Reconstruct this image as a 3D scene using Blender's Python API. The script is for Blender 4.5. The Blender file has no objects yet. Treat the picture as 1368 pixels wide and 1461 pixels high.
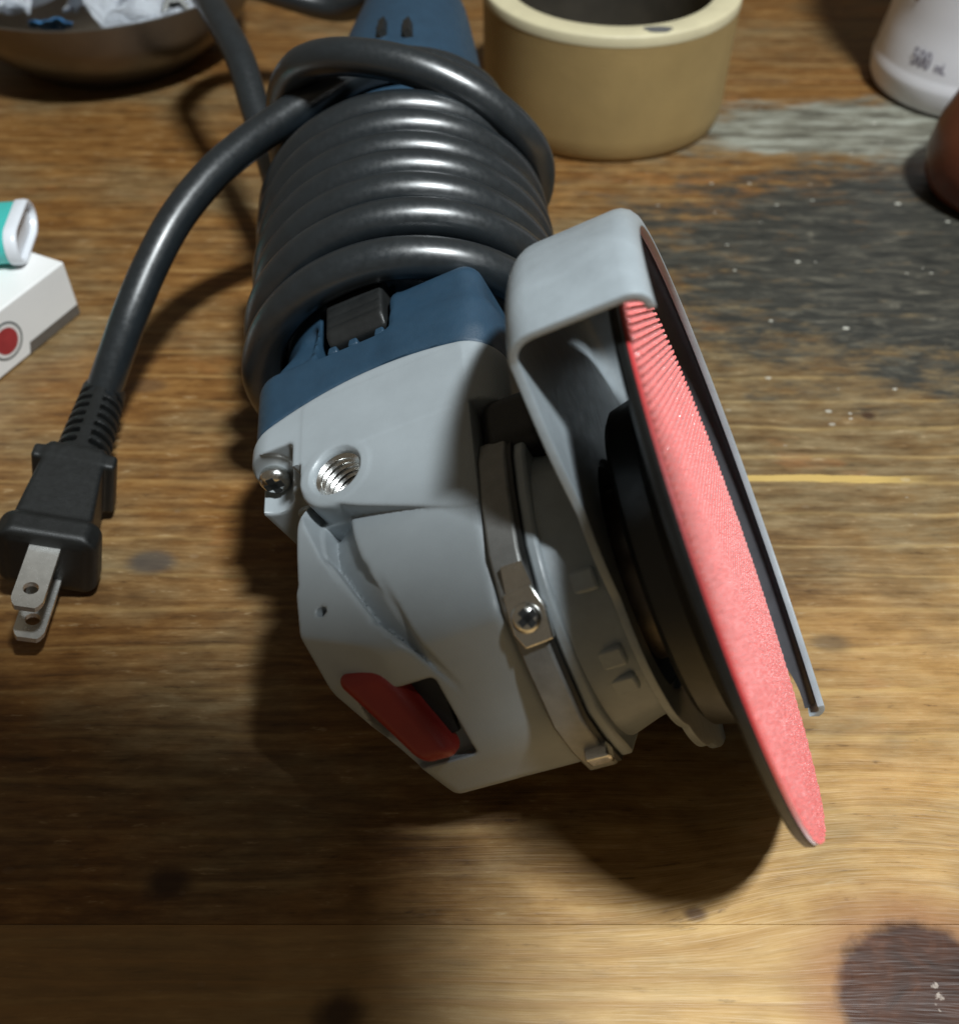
import bpy, bmesh, math, random
import numpy as np
from mathutils import Vector, Matrix

random.seed(7); rng = np.random.default_rng(7)
S = 0.001                                   # everything below is laid out in millimetres
sc = bpy.context.scene
col = sc.collection

# ------------------------------------------------------------------ camera
PITCH, CAM_H, FPX = math.radians(47.657), 186.13, 1466.78
cd = bpy.data.cameras.new('camera'); cam = bpy.data.objects.new('camera', cd); col.objects.link(cam)
cam.location = (0, 0, CAM_H*S)
cam.rotation_euler = (math.pi/2 - PITCH, 0, 0)
cd.sensor_fit = 'VERTICAL'; cd.sensor_height = 24.0; cd.sensor_width = 24.0
cd.lens = 24.0*FPX/1461.0
cd.clip_start = 0.002; cd.clip_end = 20
cd.dof.use_dof = True; cd.dof.focus_distance = 0.195; cd.dof.aperture_fstop = 11
sc.camera = cam

# ------------------------------------------------------------------ light
wd = bpy.data.worlds.new('World'); sc.world = wd; wd.use_nodes = True
bg = wd.node_tree.nodes['Background']
bg.inputs[0].default_value = (1.0, 0.84, 0.62, 1); bg.inputs[1].default_value = 0.11

def lamp(name, loc, target, size, power, color):
    ld = bpy.data.lights.new(name, 'AREA'); ld.shape = 'RECTANGLE'; ld.size = size[0]; ld.size_y = size[1]
    ld.energy = power; ld.color = color
    o = bpy.data.objects.new(name, ld); col.objects.link(o)
    o.location = loc
    o.rotation_euler = (Vector(target)-Vector(loc)).to_track_quat('-Z', 'Y').to_euler()
    return o
lamp('tube_lamp', (0.25, -0.05, 0.92), (0.10, 0.10, 0.0), (0.14, 0.065), 13.5, (0.92, 0.98, 1.0))
sc.cycles.max_bounces = 6; sc.cycles.diffuse_bounces = 3; sc.cycles.glossy_bounces = 3; sc.cycles.transmission_bounces = 4

sc.view_settings.view_transform = 'Standard'; sc.view_settings.look = 'None'
sc.view_settings.exposure = 0.0; sc.view_settings.gamma = 1.0
sc.view_settings.use_curve_mapping = False

# ------------------------------------------------------------------ node helper
class NT:
    def __init__(s, name):
        s.m = bpy.data.materials.new(name); s.m.use_nodes = True
        s.t = s.m.node_tree; s.t.nodes.clear()
        s.out = s.t.nodes.new('ShaderNodeOutputMaterial')
        s.b = s.t.nodes.new('ShaderNodeBsdfPrincipled')
        s.t.links.new(s.b.outputs[0], s.out.inputs[0])
    def node(s, k, **kw):
        n = s.t.nodes.new(k)
        for a, v in kw.items(): setattr(n, a, v)
        return n
    def put(s, sock, v):
        if v is None: return
        if isinstance(v, bpy.types.NodeSocket): s.t.links.new(v, sock)
        elif isinstance(v, (tuple, list)) and len(v) == 3 and sock.type == 'RGBA': sock.default_value = (*v, 1)
        else: sock.default_value = v
    def math(s, op, a, b=0.0, clamp=False):
        n = s.node('ShaderNodeMath', operation=op, use_clamp=clamp); s.put(n.inputs[0], a); s.put(n.inputs[1], b); return n.outputs[0]
    def vmath(s, op, a, b):
        n = s.node('ShaderNodeVectorMath', operation=op); s.put(n.inputs[0], a); s.put(n.inputs[1], b); return n.outputs[0]
    def mix(s, f, a, b, blend='MIX'):
        n = s.node('ShaderNodeMix', data_type='RGBA', blend_type=blend)
        s.put(n.inputs[0], f); s.put(n.inputs[6], a); s.put(n.inputs[7], b); return n.outputs[2]
    def ramp(s, f, pts, interp='LINEAR'):
        n = s.node('ShaderNodeValToRGB'); n.color_ramp.interpolation = interp
        e = n.color_ramp.elements
        while len(e) < len(pts): e.new(0.5)
        for i, (p, c) in enumerate(pts):
            e[i].position = p
            e[i].color = (c, c, c, 1) if not isinstance(c, (tuple, list)) else (*c, 1)
        s.put(n.inputs[0], f); return n.outputs[0]
    def noise(s, v, scale=1.0, detail=4, rough=0.55, dist=0.0):
        n = s.node('ShaderNodeTexNoise'); s.put(n.inputs['Vector'], v)
        n.inputs['Scale'].default_value = scale; n.inputs['Detail'].default_value = detail
        n.inputs['Roughness'].default_value = rough; n.inputs['Distortion'].default_value = dist
        return n.outputs[0]
    def pos(s):
        g = s.node('ShaderNodeNewGeometry'); return s.vmath('MULTIPLY', g.outputs['Position'], (1000, 1000, 1000))
    def obj(s):
        g = s.node('ShaderNodeTexCoord'); return s.vmath('MULTIPLY', g.outputs['Object'], (1000, 1000, 1000))
    def bump(s, h, strength=0.3, dist=0.0005, prev=None):
        n = s.node('ShaderNodeBump'); n.inputs['Strength'].default_value = strength; n.inputs['Distance'].default_value = dist
        s.put(n.inputs['Height'], h)
        if prev is not None: s.put(n.inputs['Normal'], prev)
        return n.outputs[0]
    def set(s, **kw):
        for k, v in kw.items(): s.put(s.b.inputs[k.replace('_', ' ')], v)
        return s.m

def plain(name, c, rough=0.45, metal=0.0, var=0.12, scale=0.25, bumps=0.06, bscale=3.0, spec=0.5, **kw):
    n = NT(name); p = n.obj()
    f = n.noise(p, scale, 5, 0.6)
    d = tuple(x*(1-var) for x in c); l = tuple(min(1, x*(1+var)) for x in c)
    c1 = n.mix(n.ramp(f, [(0.3, 0.0), (0.7, 1.0)]), d, l)
    r = n.math('ADD', n.math('MULTIPLY', n.math('SUBTRACT', n.noise(p, scale*3, 4), 0.5), 0.25), rough, True)
    n.set(Base_Color=c1, Roughness=r, Metallic=metal, Normal=n.bump(n.noise(p, bscale, 3), bumps, 0.0004), **kw)
    n.b.inputs['Specular IOR Level'].default_value = spec
    return n.m

# ------------------------------------------------------------------ wood
def wood_material():
    n = NT('table_wood'); P = n.pos()
    inf = n.node('ShaderNodeObjectInfo')
    rnd = inf.outputs['Random']
    sx = n.node('ShaderNodeSeparateXYZ'); n.put(sx.inputs[0], P); X, Y = sx.outputs[0], sx.outputs[1]
    def comb(a, b, c=0.0):
        k = n.node('ShaderNodeCombineXYZ'); n.put(k.inputs[0], a); n.put(k.inputs[1], b); n.put(k.inputs[2], c); return k.outputs[0]
    def ell(cx, cy, rx, ry, jitter=None, amp=0.0):          # 1 in the middle, 0 at the rim and beyond
        dx = n.math('DIVIDE', n.math('SUBTRACT', X, cx), rx); dy = n.math('DIVIDE', n.math('SUBTRACT', Y, cy), ry)
        r = n.math('SQRT', n.math('ADD', n.math('MULTIPLY', dx, dx), n.math('MULTIPLY', dy, dy)))
        if jitter is not None: r = n.math('ADD', r, n.math('MULTIPLY', n.math('SUBTRACT', jitter, 0.5), amp))
        return r
    def inside(r, a, b):
        k = n.node('ShaderNodeMapRange'); k.interpolation_type = 'SMOOTHSTEP'; n.put(k.inputs[0], r)
        k.inputs[1].default_value = a; k.inputs[2].default_value = b; k.inputs[3].default_value = 1; k.inputs[4].default_value = 0
        return k.outputs[0]
    off = n.math('MULTIPLY', rnd, 173.0)
    # grain runs along X and bends round the big knot
    kr = ell(76, 56, 17, 15)
    bend = n.math('MULTIPLY', n.math('SUBTRACT', Y, 56), n.math('MULTIPLY', inside(kr, 0.6, 3.2), -0.45))
    wob = n.math('MULTIPLY', n.math('SUBTRACT', n.noise(comb(n.math('MULTIPLY', X, 0.008), n.math('MULTIPLY', Y, 0.03), off), 1.0, 2), 0.5), 9.0)
    Yw = n.math('ADD', n.math('ADD', Y, bend), wob)
    fine = n.noise(comb(n.math('MULTIPLY', X, 0.026), n.math('MULTIPLY', Yw, 0.42), off), 1.0, 4, 0.62)
    fibre = n.noise(comb(n.math('MULTIPLY', X, 0.07), n.math('MULTIPLY', Yw, 1.9), off), 1.0, 2, 0.6)
    blot = n.noise(comb(n.math('MULTIPLY', X, 0.022), n.math('MULTIPLY', Y, 0.045), off), 1.0, 4, 0.65)
    mott = n.noise(comb(n.math('MULTIPLY', X, 0.075), n.math('MULTIPLY', Y, 0.22), 31.0), 1.0, 4, 0.65)
    # growth rings: pale hard line every centimetre or so
    ph = n.math('FRACT', n.math('ADD', n.math('MULTIPLY', Yw, 0.098), n.math('MULTIPLY', blot, 0.5)))
    line = n.ramp(ph, [(0.0, 0.0), (0.80, 0.0), (0.93, 1.0), (0.97, 0.1), (1.0, 0.0)])
    under = n.ramp(ph, [(0.0, 1.0), (0.12, 0.35), (0.4, 0.0), (1.0, 0.0)])
    fleck = n.noise(comb(n.math('MULTIPLY', X, 0.13), n.math('MULTIPLY', Yw, 0.55), 17.0), 1.0, 3, 0.7)
    tone = n.math('ADD', n.math('MULTIPLY', fine, 0.40), n.math('ADD', n.math('MULTIPLY', mott, 0.36), n.math('MULTIPLY', fleck, 0.24)))
    honey = n.ramp(tone, [(0.30, (0.27, 0.142, 0.042)), (0.47, (0.455, 0.268, 0.092)), (0.64, (0.60, 0.395, 0.168))])
    brown = n.ramp(tone, [(0.33, (0.050, 0.020, 0.006)), (0.47, (0.155, 0.068, 0.017)), (0.56, (0.235, 0.115, 0.032)), (0.68, (0.38, 0.22, 0.082))])
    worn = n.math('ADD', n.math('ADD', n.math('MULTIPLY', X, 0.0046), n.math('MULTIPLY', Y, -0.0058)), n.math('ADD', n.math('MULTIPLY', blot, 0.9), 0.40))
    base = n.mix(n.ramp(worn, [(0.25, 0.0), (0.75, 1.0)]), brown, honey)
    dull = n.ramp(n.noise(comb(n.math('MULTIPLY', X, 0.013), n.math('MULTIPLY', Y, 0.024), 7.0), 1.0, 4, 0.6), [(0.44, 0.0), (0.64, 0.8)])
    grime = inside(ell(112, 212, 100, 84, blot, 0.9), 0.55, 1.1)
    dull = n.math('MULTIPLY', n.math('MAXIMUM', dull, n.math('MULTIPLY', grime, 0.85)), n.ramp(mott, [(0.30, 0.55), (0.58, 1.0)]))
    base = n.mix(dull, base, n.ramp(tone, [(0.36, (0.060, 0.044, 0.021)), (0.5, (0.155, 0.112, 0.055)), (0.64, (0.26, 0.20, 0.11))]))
    lst = n.math('MULTIPLY', n.math('MULTIPLY', line, n.ramp(n.math("MULTIPLY", X, 0.012), [(0.0, 0.30), (1.0, 0.55)])), n.ramp(blot, [(0.35, 0.25), (0.6, 1.0)]))
    base = n.mix(lst, base, n.mix(0.6, base, (0.60, 0.42, 0.17)))
    base = n.mix(n.math('MULTIPLY', under, n.math('MULTIPLY', blot, 0.5)), base, n.mix(0.6, base, (0.05, 0.025, 0.01)))
    base = n.mix(n.ramp(fleck, [(0.62, 0.0), (0.74, 0.5)]), base, (0.44, 0.33, 0.19))
    base = n.mix(n.math('MULTIPLY', n.ramp(fleck, [(0.26, 1.0), (0.37, 0.0)]), 0.6), base, (0.055, 0.027, 0.010))
    base = n.mix(n.ramp(blot, [(0.60, 0.0), (0.76, 0.5)]), base, (0.36, 0.135, 0.040))
    # the near board is paler, with wide soft early-wood lines
    near = n.math('LESS_THAN', Y, 69.6)
    ph2 = n.math('FRACT', n.math('ADD', n.math('MULTIPLY', Yw, 0.21), n.math('MULTIPLY', n.noise(comb(n.math('MULTIPLY', X, 0.01), n.math('MULTIPLY', Y, 0.05), 2.0), 1.0, 2), 1.6)))
    early = n.ramp(ph2, [(0.0, 0.0), (0.35, 0.05), (0.62, 0.55), (0.72, 0.1), (1.0, 0.0)])
    base = n.mix(n.math('MULTIPLY', near, 0.25), base, (0.62, 0.42, 0.185))
    base = n.mix(n.math('MULTIPLY', near, early), base, (0.36, 0.20, 0.07))
    # dark weathered patch and pale scuffed band on the right, beyond the guard
    jn = n.noise(comb(n.math('MULTIPLY', X, 0.045), n.math('MULTIPLY', Y, 0.11), 3.0), 1.0, 4, 0.72)
    dark = n.math('MULTIPLY', inside(ell(172, 276, 150, 72, jn, 1.5), 0.62, 1.12), n.ramp(mott, [(0.58, 1.0), (0.74, 0.6)]))
    dark2 = n.ramp(n.noise(comb(n.math('MULTIPLY', X, 0.07), n.math('MULTIPLY', Y, 0.32), 9.0), 1.0, 4, 0.72, 0.8), [(0.30, (0.014, 0.015, 0.013)), (0.50, (0.036, 0.035, 0.029)), (0.62, (0.075, 0.070, 0.054)), (0.76, (0.17, 0.155, 0.12))])
    base = n.mix(dark, base, dark2)
    pale = inside(ell(146, 362, 92, 27, jn, 1.3), 0.6, 1.0)
    streak = n.noise(comb(n.math('MULTIPLY', X, 0.045), n.math('MULTIPLY', Y, 0.20), 21.0), 1.0, 4, 0.65)
    palec = n.ramp(streak, [(0.36, (0.07, 0.065, 0.050)), (0.5, (0.19, 0.185, 0.145)), (0.64, (0.31, 0.315, 0.265))])
    base = n.mix(pale, base, palec)
    # small stains
    base = n.mix(n.math('MULTIPLY', inside(ell(-77, 154, 7, 4.5, jn, 0.6), 0.5, 1.1), 0.75), base, (0.06, 0.055, 0.05))
    base = n.mix(n.math('MULTIPLY', inside(ell(-92, 217, 7, 3.5, jn, 0.6), 0.4, 1.2), 0.5), base, (0.08, 0.05, 0.03))
    base = n.mix(n.math('MULTIPLY', inside(ell(77, 131, 5, 3.0, jn, 0.6), 0.4, 1.2), 0.6), base, (0.07, 0.05, 0.03))
    base = n.mix(n.math('MULTIPLY', inside(ell(39, 71.5, 2.6, 1.6, jn, 0.6), 0.4, 1.2), 0.8), base, (0.07, 0.03, 0.015))
    # knots
    kj = n.noise(comb(n.math('MULTIPLY', X, 0.12), n.math('MULTIPLY', Y, 0.12), 5.0), 1.0, 5, 0.6)
    rk = ell(76, 56, 15.5, 14.5, kj, 0.35)
    halo = inside(rk, 0.95, 1.75)
    base = n.mix(n.math('MULTIPLY', halo, 0.75), base, n.mix(kj, (0.17, 0.062, 0.022), (0.38, 0.175, 0.070)))
    kc = n.ramp(n.noise(comb(n.math('MULTIPLY', X, 0.10), n.math('MULTIPLY', Y, 0.13), 8.0), 1.0, 4, 0.55, 0.8), [(0.3, (0.016, 0.006, 0.003)), (0.55, (0.055, 0.019, 0.008)), (0.75, (0.13, 0.048, 0.020))])
    kin = inside(rk, 0.86, 1.06)
    base = n.mix(kin, base, kc)
    glints = inside(ell(78.5, 57.5, 1.6, 3.4, n.noise(comb(n.math('MULTIPLY', X, 0.7), n.math('MULTIPLY', Y, 0.7), 5.0), 1.0, 2, 0.6), 3.4), 0.0, 0.35)
    base = n.mix(n.math('MULTIPLY', glints, 0.55), base, (0.55, 0.47, 0.40))  # specular flecks on the glossy knot, painted in as pale colour
    for kx, ky, kr_ in ((-57.4, 77.1, 4.4), (-23.7, 54.5, 5.0), (-120, 118, 4.0), (104, 205, 2.2)):
        rr = ell(kx, ky, kr_*1.15, kr_*0.9, kj, 0.9)
        base = n.mix(n.math('MULTIPLY', inside(rr, 0.3, 1.2), 0.9), base, (0.04, 0.017, 0.008))
    # paint and plaster crumbs trodden into the grain
    vo = n.node('ShaderNodeTexVoronoi'); vo.feature = 'F1'; vo.inputs['Scale'].default_value = 0.24
    n.put(vo.inputs['Vector'], comb(n.math('MULTIPLY', X, 0.62), Y, 0.0))
    vc = n.node('ShaderNodeSeparateColor'); n.put(vc.inputs[0], vo.outputs['Color'])
    rad = n.math('MULTIPLY', n.math('POWER', vc.outputs[0], 4.0), 0.17)
    spk = n.math('LESS_THAN', n.math('ADD', vo.outputs['Distance'], n.math('MULTIPLY', n.math('SUBTRACT', mott, 0.5), 0.3)), rad)
    zone = inside(ell(150, 280, 120, 130), 0.55, 1.05)
    spk = n.math('MULTIPLY', spk, n.math('MULTIPLY', n.math('MAXIMUM', zone, 0.05), 0.7))
    base = n.mix(spk, base, (0.62, 0.60, 0.52))
    # thin yellow raw edge beside a split in the varnish
    yl = n.math('MULTIPLY', n.math('LESS_THAN', n.math('ABSOLUTE', n.math('SUBTRACT', n.math('ADD', Y, n.math('MULTIPLY', n.math('SUBTRACT', jn, 0.5), 2.5)), 181.3)), 1.15), inside(ell(72, 181, 44, 60), 0.6, 1.05))
    base = n.mix(n.math('MULTIPLY', yl, 0.8), base, (0.60, 0.41, 0.13))
    base = n.mix(n.math('MULTIPLY', n.ramp(fibre, [(0.30, 1.0), (0.45, 0.0)]), 0.22), base, n.mix(0.55, base, (0.02, 0.01, 0.005)))
    rough = n.math('ADD', n.math('MULTIPLY', mott, 0.25), 0.36)
    rough = n.math('SUBTRACT', rough, n.math('MULTIPLY', kin, 0.05))
    rough = n.math('ADD', rough, n.math('MULTIPLY', dark, 0.08), True)
    h = n.math('ADD', n.math('MULTIPLY', fine, 0.7), n.math('MULTIPLY', fibre, 0.3))
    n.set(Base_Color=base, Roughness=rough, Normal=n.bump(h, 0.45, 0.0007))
    n.b.inputs['Specular IOR Level'].default_value = 0.35
    return n.m

M_WOOD = wood_material()
M_GREY = plain('grey_cast_paint', (0.292, 0.325, 0.345), 0.40, 0.0, 0.05, 0.12, 0.10, 4.0)
M_GUARD = plain('grey_guard_paint', (0.30, 0.338, 0.362), 0.36, 0.0, 0.10, 0.16, 0.12, 1.2)
M_BLUE = plain('blue_plastic', (0.017, 0.046, 0.080), 0.5, 0.0, 0.1, 0.2, 0.25, 5.0)
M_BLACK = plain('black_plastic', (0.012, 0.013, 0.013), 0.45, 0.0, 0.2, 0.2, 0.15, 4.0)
M_PADBLK = plain('black_pad_plastic', (0.010, 0.011, 0.011), 0.38, 0.0, 0.2, 0.2, 0.08, 2.0)
M_CORD = plain('black_cord_rubber', (0.012, 0.016, 0.019), 0.33, 0.0, 0.15, 0.25, 0.02, 1.0, 1.0)
M_PLUG = plain('black_plug_rubber', (0.009, 0.010, 0.010), 0.48, 0.0, 0.2, 0.3, 0.2, 4.0)
M_BAND = plain('dull_steel', (0.23, 0.232, 0.225), 0.42, 0.45, 0.12, 0.4, 0.12, 3.0)
M_ZINC = plain('bright_zinc', (0.72, 0.72, 0.70), 0.22, 1.0, 0.08, 0.6, 0.08, 3.0)
M_NICKEL = plain('nickel_blade', (0.74, 0.74, 0.71), 0.24, 0.7, 0.10, 0.4, 0.05, 2.0)
M_LIPSTRIP = plain('dark_lip_strip', (0.07, 0.07, 0.077), 0.4)
M_HUB = plain('dark_hub_steel', (0.22, 0.19, 0.16), 0.33, 0.9, 0.15, 0.4, 0.08, 3.0)
M_RED = plain('red_button_plastic', (0.24, 0.020, 0.016), 0.42, 0.0, 0.08, 0.2, 0.1, 4.0)
M_TAN = plain('tan_unglazed_clay', (0.35, 0.245, 0.10), 0.62, 0.0, 0.10, 0.045, 0.3, 1.2)
M_CREAM = plain('cream_rim_glaze', (0.58, 0.52, 0.34), 0.5, 0.0, 0.06, 0.1, 0.15, 1.5)
M_DARKIN = plain('dark_ash_inside', (0.03, 0.026, 0.02), 0.7, 0.0, 0.3, 0.1, 0.3, 1.0)
M_SPOT = plain('grey_scorch_mark', (0.10, 0.10, 0.10), 0.6)
M_STEEL = plain('dull_brown_steel', (0.19, 0.17, 0.145), 0.36, 0.85, 0.15, 0.05, 0.08, 1.0)
M_WHITEP = plain('white_bottle_plastic', (0.74, 0.73, 0.76), 0.32, 0.0, 0.03, 0.05, 0.04, 1.0, Sheen_Weight=0.0)
M_PRINT = plain('grey_violet_print', (0.20, 0.18, 0.24), 0.5)
M_PRINTB = plain('brown_print', (0.22, 0.14, 0.09), 0.5)
M_CLAY = plain('red_brown_glaze', (0.145, 0.042, 0.022), 0.33, 0.0, 0.18, 0.06, 0.15, 0.6)
M_CARD = plain('white_card', (0.80, 0.80, 0.79), 0.42, 0.0, 0.02, 0.1, 0.05, 2.0)
M_CARDGR = plain('grey_brown_band_print', (0.12, 0.105, 0.09), 0.5)
M_LOGOR = plain('dark_red_print', (0.34, 0.035, 0.04), 0.45)
M_LOGOG = plain('dark_grey_print', (0.13, 0.14, 0.14), 0.45)
M_LOGOW = plain('white_print', (0.72, 0.71, 0.70), 0.45)
M_TEAL = plain('teal_plastic', (0.06, 0.50, 0.46), 0.25, 0.0, 0.05, 0.1, 0.03, 1.0)
M_WHITEL = plain('white_lighter_plastic', (0.72, 0.75, 0.80), 0.25, 0.0, 0.03, 0.1, 0.03, 1.0)
M_LIGHTBLUE = plain('blue_wrapper_plastic', (0.06, 0.22, 0.46), 0.3)
M_DARKNUT = plain('dark_steel_nut', (0.035, 0.035, 0.03), 0.4, 0.3)
M_PHONE = plain('black_phone_body', (0.02, 0.02, 0.022), 0.4)

def hook_material(name, ca_, cb_, ro):
    n = NT(name); p = n.obj()
    f = n.noise(p, 0.6, 4, 0.6)
    n.set(Base_Color=n.mix(f, ca_, cb_), Roughness=ro, Normal=n.bump(n.noise(p, 4.0, 2), 0.2, 0.0003))
    n.b.inputs['Specular IOR Level'].default_value = 1.0
    n.b.inputs['Sheen Weight'].default_value = 1.0; n.b.inputs['Sheen Roughness'].default_value = 0.35
    return n.m
M_HOOK = hook_material('pink_hook_nylon', (0.72, 0.13, 0.125), (0.86, 0.27, 0.25), 0.22)
M_HOOKB = hook_material('red_hook_backing', (0.50, 0.03, 0.035), (0.66, 0.07, 0.07), 0.35)

def film_material(name, c, mixt):
    n = NT(name)
    n.set(Base_Color=c, Roughness=0.07, Transmission_Weight=mixt, IOR=1.25)
    n.put(n.b.inputs['Normal'], n.bump(n.noise(n.obj(), 0.35, 4, 0.6, 0.5), 0.6, 0.002))
    return n.m
M_FILM = film_material('clear_crumpled_film', (0.80, 0.84, 0.90), 0.5)

# ------------------------------------------------------------------ mesh helpers
def tag(o, label=None, cat=None, group=None, kind=None):
    if label: o['label'] = label
    if cat: o['category'] = cat
    if group: o['group'] = group
    if kind: o['kind'] = kind
    return o
def empty(name, loc_mm, **kw):
    o = bpy.data.objects.new(name, None); col.objects.link(o)
    o.location = Vector(loc_mm)*S; o.empty_display_size = 0.01
    o['_base'] = [float(x) for x in loc_mm]
    return tag(o, **kw)
def base_of(p):
    q = np.zeros(3)
    while p is not None:
        if '_base' in p: q = q + np.array(p['_base'][:])
        p = p.parent
    return q
def mk(name, V, F, mat, parent=None, angle=35.0, **kw):
    """V in world millimetres; linked under parent (whose chain only carries translations)."""
    V = np.asarray(V, float)
    me = bpy.data.meshes.new(name)
    if parent is None:
        c = np.array([(V[:, 0].min()+V[:, 0].max())/2, (V[:, 1].min()+V[:, 1].max())/2, V[:, 2].min()])
    else:
        c = base_of(parent)
    me.from_pydata(((V-c)*S).tolist(), [], F); me.update()
    bm = bmesh.new(); bm.from_mesh(me); bmesh.ops.recalc_face_normals(bm, faces=bm.faces); bm.to_mesh(me); bm.free()
    me.polygons.foreach_set('use_smooth', [True]*len(me.polygons))
    me.set_sharp_from_angle(angle=math.radians(angle))
    me.materials.append(mat)
    o = bpy.data.objects.new(name, me); col.objects.link(o)
    if parent is not None: o.parent = parent
    else: o.location = Vector(c)*S
    return tag(o, **kw)
def join(parts):
    V, F = [], []; k = 0
    for v, f in parts:
        v = np.asarray(v, float); V.append(v); F += [[i+k for i in q] for q in f]; k += len(v)
    return np.concatenate(V), F
def frame(a, up=(0, 0, 1)):
    a = np.asarray(a, float); a = a/np.linalg.norm(a)
    up = np.asarray(up, float); x = np.cross(up, a)
    if np.linalg.norm(x) < 1e-6: x = np.cross((0, 1, 0), a)
    x /= np.linalg.norm(x); return x, np.cross(a, x), a
def tube(pts, r, n=14, cap=True):
    P = np.asarray(pts, float); m = len(P)
    r = np.full(m, r) if np.isscalar(r) else np.asarray(r, float)
    T = np.gradient(P, axis=0); T /= np.linalg.norm(T, axis=1)[:, None]
    x, y, _ = frame(T[0]); V = []; A = np.linspace(0, 2*np.pi, n, endpoint=False)
    for i in range(m):
        x = x-T[i]*(x@T[i]); x /= np.linalg.norm(x); y = np.cross(T[i], x)
        V.append(P[i]+r[i]*(np.cos(A)[:, None]*x+np.sin(A)[:, None]*y))
    V = np.concatenate(V); F = []
    for i in range(m-1):
        for j in range(n):
            F.append([i*n+j, i*n+(j+1) % n, (i+1)*n+(j+1) % n, (i+1)*n+j])
    if cap: F.append(list(range(n))[::-1]); F.append([(m-1)*n+j for j in range(n)])
    return V, F
def catmull(pts, per=10):
    P = np.asarray(pts, float); Q = np.vstack([2*P[0]-P[1], P, 2*P[-1]-P[-2]]); out = []
    for i in range(1, len(Q)-2):
        for t in np.linspace(0, 1, per, endpoint=False):
            a, b, c, d = Q[i-1:i+3]
            out.append(0.5*((2*b)+(-a+c)*t+(2*a-5*b+4*c-d)*t*t+(-a+3*b-3*c+d)*t**3))
    out.append(P[-1]); return np.array(out)
def lathe(prof, origin, axis=(0, 0, 1), n=64, closed=False, a0=0.0, a1=2*np.pi):
    """prof: (height along axis, radius)."""
    x, y, a = frame(axis, (0, 1, 0) if abs(axis[2]) > 0.9 else (0, 0, 1)); o = np.asarray(origin, float)
    full = abs(a1-a0-2*np.pi) < 1e-6
    A = np.linspace(a0, a1, n, endpoint=not full); V = []
    for h, r in prof:
        V.append(o+a*h+r*(np.cos(A)[:, None]*x+np.sin(A)[:, None]*y))
    V = np.concatenate(V); F = []; m = len(prof)
    jn = n if full else n-1
    for i in range(m-1 if not closed else m):
        for j in range(jn):
            i2 = (i+1) % m
            F.append([i*n+j, i*n+(j+1) % n, i2*n+(j+1) % n, i2*n+j])
    if not closed and full:
        if prof[0][1] > 1e-6: F.append(list(range(n)))
        if prof[-1][1] > 1e-6: F.append([(m-1)*n+j for j in range(n)])
    return V, F
def prism(poly, x, y, a, o, h0, h1):
    """polygon (u,v) in plane x,y at o, extruded along a from h0 to h1."""
    o = np.asarray(o, float); n = len(poly)
    B = np.array([o+u*np.asarray(x)+v*np.asarray(y) for u, v in poly]); a = np.asarray(a, float)
    V = np.vstack([B+a*h0, B+a*h1])
    F = [list(range(n))[::-1], list(range(n, 2*n))]+[[i, (i+1) % n, n+(i+1) % n, n+i] for i in range(n)]
    return V, F
def bevel(o, w, seg=2, ang=30):
    m = o.modifiers.new('bevel', 'BEVEL'); m.width = w*S; m.segments = seg; m.limit_method = 'ANGLE'; m.angle_limit = math.radians(ang)
    return o

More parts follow.
